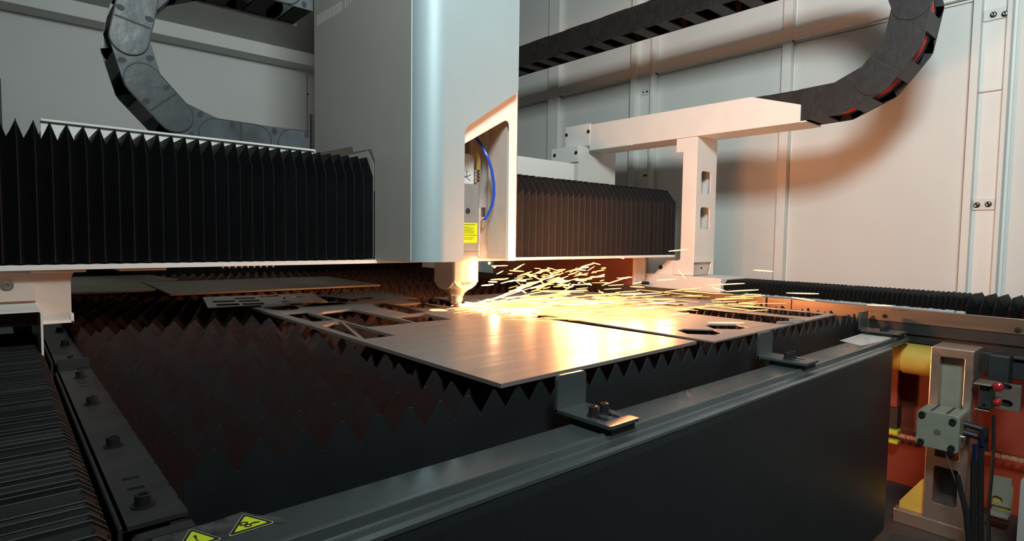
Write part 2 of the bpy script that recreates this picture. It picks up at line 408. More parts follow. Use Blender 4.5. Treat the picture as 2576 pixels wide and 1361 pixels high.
# worn papers on the flange's right end
pl = PR('paper_label', 'paper', ff, [fl(2112, 857), fl(2166, 870), fl(2256, 852), fl(2192, 832)], fXY, ZF+.0005, ZF+.001, label='worn clear label')
PR('paper_label', 'paper', ff, [fl(2136, 850), fl(2206, 860), fl(2258, 842), fl(2194, 832)], fXY, ZF+.001, ZF+.0016, label='peeling white label')
PR('paper_label', 'stick_rim', ff, [fl(2256, 828), fl(2290, 826), fl(2322, 818), fl(2280, 817)], fXY, ZF+.0005, ZF+.001, label='faded yellow label')
# left rail of the table, two lengths, with bolts and slots
def left_rail(y0, y1, bolts, slots):
    xa, xb = .089, .150; z = .8925
    holes = [rounded([(a-.009, b-.005), (a+.009, b-.005), (a+.009, b+.005), (a-.009, b+.005)], .003, 3) for a, b in slots]
    out = [(xa, y0), (xb, y0)]
    n = int((y1-y0)/.044)
    for k in range(1, n):
        yy = y0+(y1-y0)*k/n; out += [(xb, yy-.004), (xb-.0025, yy), (xb, yy+.004)]
    out += [(xb, y1), (xa, y1)]
    bm = bmesh.new(); add_prism(bm, [out]+holes, fXY, z-.005, z)
    add_prism(bm, rounded([(xa-.004, z-.12), (xa-.004, z), (xa+.004, z), (xa+.004, z-.004), (xa, z-.004), (xa, z-.12)], [0, .004, 0, 0, 0, 0], 3), fXZ, y0, y1)
    rl = obj('left_rail', bm, 'rail', tab)
    for a, b in bolts: bolt(rl, (a, b, z), (0, 0, 1), .0085, .0135)
Q = lambda x, y: (P(x, y, Z=.8925).x, P(x, y, Z=.8925).y)
left_rail(.705, Q(228,925)[1]-.01, [Q(360, 1272), Q(285, 1122), Q(232, 1016), Q(203, 949)], [Q(328, 1203), Q(341, 1228), Q(210, 963), Q(213, 972)])
left_rail(Q(228,915)[1]+.06, 2.55, [Q(181, 908), Q(163, 868), Q(150, 834)], [])
B('rail_joint', 'rail', tab, .095, .19, Q(228,915)[1]+.02, Q(228,915)[1]+.027, .86, .905)
B('rail_web', 'rail', tab, .10, .13, .70, 4.0, .63, .88)
PR('corner_lip', 'rail', tab, rounded([(.092, .8), (.092, .889), (.150, .889), (.150, .885), (.097, .885), (.097, .8)], [0, .012, 0, 0, .008, 0], 4), fXZ, .672, .69)
PR('corner_lip', 'frame', tab, rounded([(.100, .8), (.100, .882), (.150, .882), (.150, .878), (.105, .878), (.105, .8)], [0, .012, 0, 0, .008, 0], 4), fXZ, .655, .668)
# right side plate, in three lengths
for y0, y1, dx in ((-.5, .985, .0), (.989, 1.085, .004), (1.089, 4.0, -.003)):
    B('side_plate', 'side_steel', tab, 2.358+dx, 2.372+dx, y0, y1, .922, .970, bev=.0012)
bolt(tab, (2.358, P(2560, 833, X=2.358).y, .936), (-1, 0, 0), .006, .006)
bolt(tab, (2.358, P(2225, 800, X=2.358).y, .940), (-1, 0, 0), .005, .008)
B('side_channel', 'dark_metal', tab, 2.362, 2.41, -.5, 4.0, .885, .922)
B('side_channel_lower', 'black', tab, 2.372, 2.44, -.5, 4.0, .855, .885)
for x in (.2, 1.2):
    B('leg', 'panel', tab, x, x+.06, .64, .70, FZ, .63)
    B('leg', 'panel', tab, x, x+.06, 3.9, 3.96, FZ, .63)

# ================================================================== SHEETS ON THE TABLE
def px(pts, z, off=(500, 700), s=.2717):
    return [(P(off[0]+a*s, off[1]+b*s, Z=z).x, P(off[0]+a*s, off[1]+b*s, Z=z).y) for a, b in pts]
def pz(pts, z): return [(P(a, b, Z=z).x, P(a, b, Z=z).y) for a, b in pts]
ZA0, ZA1 = .950, .9575
outA = pz([(1268, 966), (1748, 855)], ZA1)
outA = [(.618, .722), (1.252, .742), (1.222, 1.30), (1.172, 1.66), (1.15, 1.80), (1.142, 1.96), (.62, 1.985)]
HA = [rounded(px(q, ZA1), r, 3) for q, r in (
    ([(905, 257), (1262, 213), (1385, 237), (1000, 264)], .004),
    ([(752, 322), (1040, 300), (1012, 320), (1262, 388), (1060, 402)], .003),
    ([(1098, 330), (1150, 312), (1408, 283), (1995, 410), (1760, 435), (1560, 450)], .012),
    ([(1142, 440), (1305, 397), (1472, 545)], .002),
    ([(1338, 402), (1820, 530), (1537, 562)], .002),
    ([(1592, 230), (1712, 230), (2110, 312), (1960, 330), (1640, 262)], .006),
    ([(1800, 352), (2090, 328), (2345, 380), (2010, 408)], .002),
    ([(1800, 240), (2068, 228), (2240, 268), (2000, 276)], .003))]
HA.append(ellipse(*px([(752, 265)], ZA1)[0], .052, .10, 24))
HA.append(ellipse(*P(1103, 780, Z=ZA1).xy, .028, .034, 20))
shA = PR('steel_sheet', 'sheetA', None, [outA]+HA, fXY, ZA0, ZA1, bev=.0007)
tag(shA, 'large brushed steel sheet with triangular and slanted cut-outs under the cutting head', 'metal sheet', 'sheets lying on the slats')
g = P(1103, 780, Z=ZA1)
bm = bmesh.new()
add_prism(bm, [ellipse(g.x, g.y, .0279, .0339, 20), ellipse(g.x, g.y, .0255, .0312, 20)], fXY, ZA0+.001, ZA1-.0008)
obj('glowing_cut', bm, 'molten', shA, label='glowing yellow rim of the fresh round cut')
ZB1 = .9545
outB = [(1.298, .722), (2.135, .742), (2.12, 1.13), (2.18, 1.20), (2.14, 1.60), (1.95, 1.9), (1.30, 1.95)]
o3 = (1300, 680); s3 = .3494
HB = [px(q, ZB1, o3, s3) for q in (
    [(1155, 432), (1210, 420), (1410, 425), (1480, 452), (1420, 465), (1230, 458)],
    [(1355, 398), (1400, 388), (1580, 390), (1665, 412), (1600, 425), (1420, 420)],
    [(1092, 287), (1225, 288), (1290, 267), (2078, 347), (1862, 384), (1240, 309)],
    [(1400, 256), (1530, 236), (2255, 309), (2110, 336), (1900, 320)],
    [(1040, 246), (1080, 237), (1190, 237), (1222, 247), (1180, 254), (1080, 253)],
    [(1130, 219), (1160, 213), (1280, 213), (1320, 221), (1280, 227), (1170, 226)])]
shB = PR('steel_sheet', 'sheetB', None, [outB]+HB, fXY, ZA0, ZB1, bev=.0006)
tag(shB, 'bright steel sheet with hexagonal holes and two long openings, right of the cutting head', 'metal sheet', 'sheets lying on the slats')
for q in ([(1400, 222), (1530, 205), (1545, 209), (1425, 228)], [(2100, 330), (2180, 328), (2185, 334), (2110, 337)], [(1870, 373), (1950, 369), (1955, 377), (1880, 380)]):
    pass
for q, lb in (([(1870, 372), (1995, 368), (1998, 374), (1876, 379)], 'short thin offcut strip, the one nearer the front corner of the bright sheet'), ([(1960, 352), (2075, 356), (2070, 362), (1958, 358)], 'short thin offcut strip, the one farther back along the bright sheet')):
    tag(PR('offcut_strip', 'sheetB', None, px(q, .957, o3, s3), fXY, .9546, .9585), lb, 'offcut', 'offcuts beside the bright sheet')
ZC = .9535
outC = [(.585, 2.455), (.516, 2.10), (.913, 2.062), (.985, 2.385)]
HC = [px(q, ZC) for q in ([(322, 180), (515, 175), (530, 190), (340, 194)], [(120, 210), (328, 204), (342, 219), (135, 224)], [(360, 206), (555, 200), (572, 214), (378, 219)],
      [(155, 239), (370, 232), (382, 248), (170, 256)], [(400, 232), (598, 225), (616, 240), (415, 247)], [(553, 160), (728, 153), (745, 167), (570, 174)],
      [(715, 217), (780, 209), (870, 212), (800, 222)], [(848, 173), (900, 166), (990, 168), (940, 179)], [(778, 178), (800, 174), (806, 190), (786, 193)], [(995, 209), (1060, 206), (1130, 207), (1050, 214)])]
shC = PR('steel_sheet', 'sheetC', None, [outC]+HC, fXY, ZA0, ZC)
tag(shC, 'thin pale sheet with rows of small rectangular cut-outs behind the large sheet', 'metal sheet', 'sheets lying on the slats')
outD = [(.965, 2.30), (1.02, 2.035), (1.245, 1.97), (1.262, 2.27)]
shD = PR('steel_sheet', 'sheetD', None, [outD, ellipse(*px([(1515, 185)], ZC)[0], .05, .035, 18)], fXY, ZA0, ZC)
tag(shD, 'mirror-like sheet with one oval hole, behind the cut-outs of the large sheet', 'metal sheet', 'sheets lying on the slats')
shF = PR('steel_plate', 'sheetF', None, [(.505, 2.60), (1.41, 2.57), (1.43, 3.25), (.52, 3.28)], fXY, ZA0, .958, bev=.0005)
tag(shF, 'plain dull grey rectangular plate behind the sheet with small rectangular cut-outs', 'metal sheet', 'sheets lying on the slats')
shG = PR('steel_plate', 'sheetF', None, [(.17, 2.86), (.498, 2.83), (.515, 3.30), (.70, 3.42), (.64, 3.85), (.17, 3.85)], fXY, ZA0, .958, bev=.0005)
tag(shG, 'plain dull plate farthest back at the left end of the table', 'metal sheet', 'sheets lying on the slats')

# ================================================================== BELLOWS
def bellows(name, sec_peak, sec_val, ax, t0, t1, n, m, jit=.12, grow=None):
    """sec_*: matching lists of 2-D points; folds run along axis ax ('x' or 'y')."""
    bm = bmesh.new(); rows = []
    T = []
    for k in range(2*n+1):
        t = k/(2*n)
        if grow: t = grow(t)
        T.append(t0+(t1-t0)*t+(random.uniform(-jit, jit)*abs(t1-t0)/(2*n) if 0 < k < 2*n else 0))
    for k, t in enumerate(T):
        s = sec_peak if k % 2 == 0 else sec_val
        h = random.uniform(-.0018, .0018)
        rows.append([bm.verts.new((t, a, b+h) if ax == 'x' else (a, t, b+h)) for a, b in s])
    for A_, B_ in zip(rows, rows[1:]):
        for i in range(len(A_)-1): bm.faces.new((A_[i], A_[i+1], B_[i+1], B_[i]))
    # the stitched ridge tips get a slightly lighter strip
    e = bmesh.new()
    o = obj(name, bm, m)
    for k in range(0, 2*n+1, 2):
        t = T[k]; s = sec_peak
        pts = [(t, a, b) if ax == 'x' else (a, t, b) for a, b in s]
        add_tube(e, pts, .0009, 4, cap=False)
    ed = obj('fold_edge', e, 'edge', o, kind='stuff')
    return o
pk = [(1.700, 1.126), (1.700, 1.385), (1.742, 1.452), (1.80, 1.452), (1.95, 1.452), (1.99, 1.385)]
vl = [(1.728, 1.126), (1.728, 1.350), (1.768, 1.412), (1.80, 1.418), (1.93, 1.412), (1.962, 1.36)]
g1 = bellows('gantry_bellows', pk, vl, 'x', -.55, .905, 47, 'fabric')
tag(g1, 'black pleated bellows cover on the gantry beam, left of the cutting head housing', 'bellows', 'bellows covers')
pk2 = [(1.700, 1.122), (1.700, 1.388), (1.752, 1.454), (1.80, 1.458), (1.95, 1.452), (1.99, 1.385)]
vl2 = [(1.718, 1.122), (1.718, 1.368), (1.770, 1.436), (1.80, 1.440), (1.93, 1.412), (1.962, 1.36)]
g2 = bellows('gantry_bellows', pk2, vl2, 'x', 1.30, 2.625, 36, 'fabric2')
tag(g2, 'charcoal pleated bellows cover on the gantry beam, between the housing and the white upright', 'bellows', 'bellows covers')
# floor-side rail bellows on the left
sp = [(.065, .88), (.066, .938), (.055, .948), (-.30, .948)]
sv = [(.058, .88), (.059, .936), (.050, .942), (-.30, .942)]
g3 = bellows('rail_bellows', sp, sv, 'y', .30, 1.86, 95, 'fabric', jit=.2)
tag(g3, 'black finely pleated rail bellows running toward the camera under the white hood', 'bellows', 'bellows covers')
B('rail_base', 'panel', g3, -.30, .03, .30, 4.0, FZ, .88)
# right rail bellows, folded tight far away and stretched near the camera
rp = [(2.62, .955), (2.62, .985), (2.655, 1.008), (2.86, 1.008), (2.87, .95)]
rv = [(2.632, .955), (2.632, .975), (2.662, .992), (2.86, .992), (2.87, .95)]
g4 = bellows('rail_bellows', rp, rv, 'y', 1.418, .475, 55, 'fabric2', jit=.1)
tag(g4, 'dark pleated rail bellows behind the right side plate, folds packed tightly', 'bellows', 'bellows covers')
rp = [(2.60, .90), (2.60, .975), (2.655, 1.012), (2.86, 1.012), (2.87, .95)]
rv = [(2.64, .90), (2.64, .945), (2.665, .972), (2.86, .972), (2.87, .95)]
g5 = bellows('rail_bellows', rp, rv, 'y', .475, .08, 10, 'fabric2', jit=.1)
tag(g5, 'widely stretched pleats of the rail bellows at the right edge of the photo', 'bellows', 'bellows covers')
rb = B('machine_base', 'dark_metal', None, 2.605, 2.90, -.5, 4.0, .70, .92)
tag(rb, 'dark steel rail bed under the right rail bellows', 'machine base')

rc = bellows('rear_backdrop', [(4.05, .63), (4.05, 1.16), (4.12, 1.16)], [(4.08, .63), (4.08, 1.16), (4.12, 1.16)], 'x', .0, 2.6, 40, 'fabric')  # added dark pleated sheet, makes the gap under the beam read as unlit
tag(rc, 'dark pleated curtain added behind the far end of the table under the beam', 'backdrop')

# ================================================================== GANTRY
gan = thing('gantry', 'white gantry beam with bottom strip, chain tray, upright, cable arm and end carriages', 'gantry', (1.3, 1.85, 1.12))
B('beam', 'dark_metal', gan, -.55, 2.62, 1.80, 1.93, 1.13, 1.35)
B('bottom_strip', 'white', gan, -.55, 2.62, 1.692, 1.97, 1.110, 1.1215, bev=.001)
for a, b in ((75, 210), (292, 408)):
    p0, p1 = P(a, 675, Y=1.75), P(b, 673, Y=1.75)
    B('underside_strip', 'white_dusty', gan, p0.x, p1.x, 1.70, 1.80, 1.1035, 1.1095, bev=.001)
for k in range(9):
    p0 = P(560+15.8*k, 668, Y=1.72)
    CY('screw', 'white', gan, (p0.x, 1.72, 1.104), (p0.x, 1.72, 1.1105), .003, n=8)
# left end bracket and its bolt plate
bl = PR('end_bracket', 'white_dusty', gan, rounded([(-.6, .985), (.128, .985), (.128, 1.09), (.140, 1.112), (-.6, 1.112)], [0, .004, .012, 0, 0], 4), fXZ, 1.73, 1.745)
B('bottom_lip', 'white', bl, -.6, .130, 1.70, 1.745, .985, .990, bev=.001)
B('edge_lip', 'white', bl, .124, .130, 1.70, 1.73, .985, 1.006, bev=.001)
bp = PR('bolt_plate', 'white_dusty', gan, rounded([(-.3, 1.040), (.062, 1.040), (.062, 1.080), (-.3, 1.080)], [0, 0, .008, 0], 4), fXZ, 1.715, 1.73, bev=.001)
c = P(17, 718, Y=1.712)
bolt(bp, (c.x, 1.715, c.z), (0, -1, 0), .0085, .005, 'alu')
# white hood over the left rail bellows
hd = PR('rail_hood', 'white', gan, rounded([(-.35, .90), (-.35, 1.034), (.067, 1.034), (.067, .93), (.063, .93), (.063, 1.030), (-.346, 1.030), (-.346, .90)], [0, .004, .006, 0, 0, .004, 0, 0], 3), fXZ, 1.56, 2.02)
# chain tray behind the bellows
tr = B('chain_tray', 'white', gan, (P(101, 303, Y=1.96).x, P(793, 385, Y=1.96).x, 1.955, 1.962, 1.385, 1.4885), (P(101, 303, Y=1.96).x, .85, 1.962, 2.26, 1.455, 1.461), bev=.0008)
B('tray_lip', 'white', tr, P(101, 303, Y=1.96).x, P(793, 385, Y=1.945).x, 1.945, 1.956, 1.483, 1.489, bev=.0008)
B('chain_bracket', 'black', gan, P(784, 340, Y=2.03).x, P(791, 340, Y=2.03).x, 2.03, 2.045, 1.462, P(787, 290, Y=2.05).z)
B('tray_edge', 'white', gan, .50, P(745, 60, Y=2.24).x, 2.232, 2.240, 1.984, 1.996)
# right tray, column and arm
B('tray_box', 'white', gan, 1.29, P(1445, 413, Y=2.0).x, 2.0, 2.14, 1.475, 1.573, bev=.0015)
cx0 = P(1455, 370, X=2.56)
PR('column', 'white', gan, [(2.56, 1.12), (2.90, 1.12), (2.90, 1.742), (2.56, 1.742)], fXZ, cx0.y-.005, cx0.y+.12, bev=.0015)
c0, c1 = P(1455, 370, X=2.55), P(1388, 377, X=2.55)
pl = B('end_plate', 'white', gan, 2.548, 2.56, c0.y, c1.y, P(1455, 407, X=2.55).z, 1.738, bev=.0015)
for q in ((1396, 391), (1450, 384)):
    a = P(*q, X=2.548); bolt(pl, a, (-1, 0, 0), .010, .006, washer=False)
# the long trough
za = 1.715
y_n, y_f = 1.090, 2.285
arm = PR('cable_arm', 'white', gan, [(y_n, za), (y_n, 1.790), (1.312, 1.860), (y_f, 1.864), (y_f, za)], fYZ, 2.615, 2.622, bev=.001)
B('floor_plate', 'white', arm, 2.622, 2.79, 1.068, y_f, za, za+.006, bev=.001)
PR('far_side', 'white', arm, [(1.10, za), (1.10, 1.80), (1.32, 1.872), (y_f, 1.876), (y_f, za)], fYZ, 2.790, 2.796)
B('end_plate', 'white', arm, 2.610, 2.622, y_f-.002, P(1424, 322, X=2.615).y, 1.745, 1.872, bev=.0015)
for q in ((1426, 340), (1481, 331)):
    a = P(*q, X=2.610); bolt(arm, a, (-1, 0, 0), .010, .006, washer=False)
a0 = P(1500, 374, Z=za); B('foot_strip', 'white', arm, 2.60, 2.62, 1.98, 2.20, za-.004, za, bev=.001)
# the upright
yu0, yu1 = 1.585, 1.662
PR('upright', 'white', gan, [(yu0, 1.02), (yu0, 1.7145), (1.703, 1.7145), (1.703, 1.645), (yu1, 1.645), (yu1, 1.10), (1.70, 1.08), (1.70, 1.02)], fYZ, 2.620, 2.626, bev=.001)
W1 = rounded([(2.668, 1.434), (2.758, 1.434), (2.758, 1.548), (2.668, 1.548)], .018, 4)
W2 = rounded([(2.668, 1.256), (2.758, 1.256), (2.758, 1.366), (2.668, 1.366)], .018, 4)
PR('upright_face', 'white', gan, [[(2.622, 1.0865), (2.812, 1.0865), (2.812, 1.7145), (2.622, 1.7145)], W1, W2], fXZ, yu0-.001, yu0+.005, bev=.001)
B('upright_back', 'white', gan, 2.806, 2.812, yu0, yu1, 1.02, 1.7145)
B('upright_back', 'white_dusty', gan, 2.622, 2.806, yu1-.006, yu1, 1.02, 1.7145)
bk = PR('foot_bracket', 'white', gan, rounded([(1.60, 1.016), (1.825, 1.016), (1.745, 1.092), (1.60, 1.092)], [0, 0, .012, 0], 4), fYZ, 2.632, 2.638, bev=.001)
for q in ((1662, 672), (1712, 674)):
    a = P(*q, X=2.632); bolt(bk, a, (-1, 0, 0), .008, .006, 'dark_metal')
B('foot_bracket', 'white_dusty', gan, 2.64, 2.80, 1.60, 1.606, 1.02, 1.085)
CY('screw', 'dark_metal', gan, (2.72, 1.598, 1.055), (2.72, 1.601, 1.055), .006, n=10)
PR('foot_gusset', 'white', gan, [(2.77, 1.02), (2.81, 1.02), (2.81, 1.085), (2.80, 1.085)], fXZ, 1.586, 1.59)
cb = B('carriage_box', 'white', gan, 2.60, 2.85, 1.424, 1.865, .925, 1.017, bev=.004)
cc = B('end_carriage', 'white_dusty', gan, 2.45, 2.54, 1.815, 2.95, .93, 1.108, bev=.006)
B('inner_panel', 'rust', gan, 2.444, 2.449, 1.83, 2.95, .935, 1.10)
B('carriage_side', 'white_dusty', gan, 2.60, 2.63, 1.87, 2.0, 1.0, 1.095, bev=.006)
CY('sensor', 'black', gan, (2.50, 1.765, .975), (2.50, 1.805, .975), .008, n=12)

# ================================================================== HEAD HOUSING
hou = thing('head_housing', 'tall grey housing of the cutting head with rounded front cover straddling the beam', 'machine housing', (1.1, 1.6, 1.12))
XS = .912
SY = P(1033, 657, X=XS).y
ZTOP = 2.9
yb = P(791, 200, X=XS).y
# side plate with vent slots
vents = []
def vslot(pxx, ytop, ybot):
    a = P(pxx, ytop, X=XS); b = P(pxx, ybot, X=XS); w = .0020
    return [(a.y+w, b.z), (a.y-w, b.z), (a.y-w, a.z), (a.y+w, a.z)]
for k in range(19):
    x = 797.7+3.45*k
    vents.append(vslot(x, 37-2.05*k, 64.5-2.05*k))
for k, x in enumerate((869, 874, 881.5, 886, 894)):
    vents.append(vslot(x, -30-2.5*k, 20-6.5*(x-869)/6.2))
zc = P(943, 657, X=XS).z
ycut = P(943, 655, X=XS).y
out = [(SY, 1.122), (ycut, 1.120), (ycut, 1.438), (1.725, 1.478), (1.85, 1.480), (1.86, 1.500), (yb, 1.505), (yb, ZTOP), (SY, ZTOP)]
sp = PR('side_plate', 'side_grey', hou, [out]+vents, fYZ, XS, XS+.004)
B('vent_backing', 'white', sp, XS+.008, XS+.010, SY+.3, yb-.01, 1.9, ZTOP-.05)
PR('bellows_end_plate', 'side_grey', hou, [(1.703, 1.13), (1.703, P(942, 412, X=XS-.004).z), (P(925, 380, X=XS-.004).y, P(925, 380, X=XS-.004).z), (P(858, 394, X=XS-.004).y, P(858, 394, X=XS-.004).z), (1.95, 1.13)], fYZ, XS-.0045, XS-.003, label='brownish end plate of the left bellows')
# rounded front cover
FY = 1.412; R = .072
XRT = P(1306, 100, Y=FY).x
XC = P(1168, 500, Y=FY).x
ZD0 = P(1170, 322, Y=FY).z; ZD1 = P(1306, 232, Y=FY).z; ZBm = P(1140, 660, Y=FY).z
arc = [(XS+.002, SY-.001)]+[(XS+R-R*math.cos(a), FY+R-R*math.sin(a)) for a in [math.pi/2*i/32 for i in range(33)]]
bm = bmesh.new()
zb = P(1033, 658, X=XS).z
cxx, cyy = XS+R, FY+R
arc_in = [(XS+.006, SY-.001)]+[(cxx-(R-.004)*math.cos(a), cyy-(R-.004)*math.sin(a)) for a in [math.pi/2*i/32 for i in range(33)]]
add_prism(bm, arc+arc_in[::-1], fXY, zb, ZTOP)
cv = obj('front_cover', bm, 'blue_grey', hou, smooth=True)
lo = rounded([(XS+R, zb), (XC, zb), (XC, ZD0), (XRT, ZD1), (XRT, ZTOP), (XS+R, ZTOP)], [0, .03, .022, .012, 0, 0], 6)
PR('cover_face', 'blue_grey', hou, lo, fXZ, FY, FY+.004)
B('cover_edge', 'white', hou, XS-.001, XS+.003, SY-.0025, SY+.0005, zb, ZTOP)
# white inner plate with the tall slot
WY = 1.440
wx = lambda x, y: (P(x, y, Y=WY).x, P(x, y, Y=WY).z)
inner = rounded([wx(1235, 657), wx(1298, 659), wx(1303, 120), (XS+.05, ZD1+.4), (XS+.05, 1.52), wx(1160, 362), wx(1262, 303), wx(1281, 303), wx(1278, 640), wx(1276, 657)], [0, .008, 0, 0, 0, 0, 0, .03, .012, 0], 6)
x1w = wx(1298, 659)[0]; xs0 = wx(1278, 640)[0]
inner = [(xs0, zb-.002), (x1w, zb-.002), (x1w, ZTOP), (XS+.06, ZTOP), (XS+.06, wx(1120, 390)[1]), wx(1168, 362)]+rounded([wx(1168, 362), wx(1281, 297), (xs0, zb)], [0, .03, 0], 6)[1:-1]
PR('inner_plate', 'white', hou, inner, fXZ, WY, WY+.003, bev=.001)
B('right_wall', 'white', hou, x1w-.004, x1w, WY, 1.675, zb-.002, ZTOP, bev=.001)
B('right_flange', 'white', hou, xs0+.002, x1w-.006, WY+.003, WY+.016, zb-.002, 1.545, bev=.002)
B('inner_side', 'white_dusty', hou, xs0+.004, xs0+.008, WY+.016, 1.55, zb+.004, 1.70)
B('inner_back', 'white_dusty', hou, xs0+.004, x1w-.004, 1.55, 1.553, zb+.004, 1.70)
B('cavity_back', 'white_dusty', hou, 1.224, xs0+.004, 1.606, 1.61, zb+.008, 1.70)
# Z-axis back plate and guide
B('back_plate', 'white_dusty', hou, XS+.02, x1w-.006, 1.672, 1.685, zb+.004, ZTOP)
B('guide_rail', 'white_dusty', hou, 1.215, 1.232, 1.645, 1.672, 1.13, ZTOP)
B('upper_back', 'side_grey', hou, XS+.004, x1w, 1.86, yb, 1.55, ZTOP)
mb = B('switch_plate', 'white', hou, 1.226, 1.258, 1.594, 1.604, zb+.008, 1.30)
for z in (1.16, 1.20, 1.235, 1.255):
    CY('screw', 'dark_metal', mb, (1.247, 1.592, z), (1.247, 1.595, z), .0045, n=10)

# ================================================================== CUTTING HEAD
hx0, hx1 = 1.114, 1.221; hy0, hy1 = 1.548, 1.665
hcx, hcy = 1.1675, 1.607
head = thing('laser_torch', 'silver laser cutting head with yellow label, cone and nozzle above the sheet', 'cutting head', (hcx, hcy, .96))
zs = 1.052
def ringsec(x0, x1, y0, y1, z, c):
    return [(x0+c, y0, z), (x1-c, y0, z), (x1, y0+c, z), (x1, y1-c, z), (x1-c, y1, z), (x0+c, y1, z), (x0, y1-c, z), (x0, y0+c, z)]
bm = bmesh.new(); add_prism(bm, rounded([(hx0, hy0), (hx1, hy0), (hx1, hy1), (hx0, hy1)], .009, 4), fXY, zs, 1.375)
body = obj('body', bm, 'head', head, smooth=True)
B('body_seam', 'alu', body, hx0-.0005, hx1+.0005, hy0-.0006, hy0+.01, 1.150, 1.1515)
# tapering lower block, then the cone
bm = bmesh.new()
N = 32
def sq(t, z, r):   # superellipse blending from square-ish to round
    e = 2+5*(1-t); pts = []
    for k in range(N):
        a = 2*math.pi*(k+.5)/N; ca, sa = math.cos(a), math.sin(a)
        q = (abs(ca)**e+abs(sa)**e)**(-1/e); pts.append(bm.verts.new((hcx+ca*q*r, hcy+sa*q*r*1.05, z)))
    return pts
rows = [sq(0, zs+.002, .0535), sq(.25, 1.044, .0525), sq(.55, 1.030, .046), sq(.85, 1.018, .038), sq(1, 1.006, .029), sq(1, .999, .0275)]
for A_, B_ in zip(rows, rows[1:]):
    for k in range(N): j = (k+1) % N; bm.faces.new((A_[k], A_[j], B_[j], B_[k]))
bm.faces.new(rows[-1])
cone = obj('cone', bm, 'headdark', head, smooth=True)
# curved skirts of the two visible faces over the cone
def skirt(f, a0, a1, m):
    pts = [(a0, zs+.004), (a0, zs-.004)]
    for k in range(13):
        t = k/12; pts.append((a0+(a1-a0)*(.02+.96*t), zs-.004-.026*math.sin(math.pi*t)**.7))
    pts += [(a1, zs-.004), (a1, zs+.004)]
    bm = bmesh.new(); add_prism(bm, pts, f[0], f[1], f[2]); obj('face_skirt', bm, m, head)
skirt((fXZ, hy0+.0002, hy0+.006), hx0+.004, hx1-.004, 'head')
skirt((fYZ, hx0+.0002, hx0+.006), hy0+.004, hy1-.004, 'head')
CY('nozzle_ring', 'chrome', head, (hcx, hcy, .999), (hcx, hcy, .983), .0268, .026, 24)
CY('nozzle_ring', 'chrome', head, (hcx, hcy, .983), (hcx, hcy, .979), .0225, n=24)
CY('nozzle_holder', 'head', head, (hcx, hcy, .979), (hcx, hcy, .972), .0215, .019, 24)
CY('nozzle', 'copper', head, (hcx, hcy, .972), (hcx, hcy, .9605), .014, .004, 20, label='copper nozzle tip')
c = P(1139, 727, Y=hcy-.036)
CY('side_screw', 'alu', head, (hcx-.030, hcy-.026, 1.022), (hcx-.036, hcy-.032, 1.021), .006, n=12)
# upper modules of the head
up = B('upper_block', 'white', head, hx0, P(1193, 400, Y=hy0+.01).x, hy0+.01, hy1, 1.375, 1.475, bev=.002, label='pale upper block with printed mark')
B('neck_block', 'head', head, hx1-.001, hx1+.02, hy0+.03, hy1, 1.29, 1.372, bev=.002)
# printed mark: small crossing arrows
bm = bmesh.new(); y_ = hy0+.0094
def ink(x0, z0, x1, z1, w=.0009):
    d = Vector((x1-x0, z1-z0)).normalized()*w; n_ = (-d.y, d.x)
    add_prism(bm, [(x0+n_[0], z0+n_[1]), (x1+n_[0], z1+n_[1]), (x1-n_[0], z1-n_[1]), (x0-n_[0], z0-n_[1])], fXZ, y_, y_+.0004)
mc = P(1174, 445, Y=y_)
ink(mc.x-.018, mc.z-.006, mc.x+.018, mc.z+.008); ink(mc.x-.012, mc.z+.006, mc.x+.016, mc.z-.012); ink(mc.x, mc.z, mc.x, mc.z+.014)
add_prism(bm, [ellipse(mc.x, mc.z+.018, .004, .003, 12), ellipse(mc.x, mc.z+.018, .003, .002, 12)], fXZ, y_, y_+.0004)
obj('printed_mark', bm, 'ink', up)
# round port
c = P(1176, 531, Y=hy0)
bm = bmesh.new()
def ann(r0, r1, y0, y1): add_prism(bm, [ellipse(c.x, c.z, r1, r1, 24), ellipse(c.x, c.z, r0, r0, 24)], fXZ, y0, y1)
ann(.0135, .021, hy0-.0012, hy0+.002); ann(.0095, .0135, hy0-.0025, hy0+.002)
pt = obj('round_port', bm, 'head', head, bev=.0006)
CY('port_glass', 'black', pt, (c.x, hy0-.001, c.z), (c.x, hy0+.001, c.z), .0095, n=20)
bm = bmesh.new()
for k in range(4): add_box(bm, c.x-.004, c.x+.003, hy0-.0014, hy0-.001, c.z-.006+.0035*k, c.z-.0045+.0035*k)
obj('port_print', bm, 'alu', pt)
# yellow safety label with print lines
a, b = P(1163, 560, Y=hy0-.001), P(1201, 611, Y=hy0-.001)
lb = B('yellow_label', 'yellow', head, a.x, b.x-.001, hy0-.0008, hy0+.0005, b.z, a.z, label='yellow safety label')
bm = bmesh.new(); hgt = a.z-b.z; wdt = b.x-a.x
for k, (t, L0, th) in enumerate(((.09, .95, .0018), (.20, .55, .0009), (.25, .80, .0009), (.30, .85, .0009), (.36, .7, .0009), (.41, .9, .0012), (.47, .85, .0009), (.52, .9, .0009), (.62, .95, .0018), (.73, .85, .0009), (.78, .88, .0009), (.84, .7, .0009))):
    x = a.x+.003
    while x < a.x+.003+wdt*.9*L0-.004:
        l = random.uniform(.002, .006); z = a.z-hgt*t
        add_box(bm, x, min(x+l, a.x+wdt*.93), hy0-.0011, hy0-.0007, z-th/2, z+th/2); x += l+.0009
obj('label_print', bm, 'ink', lb)
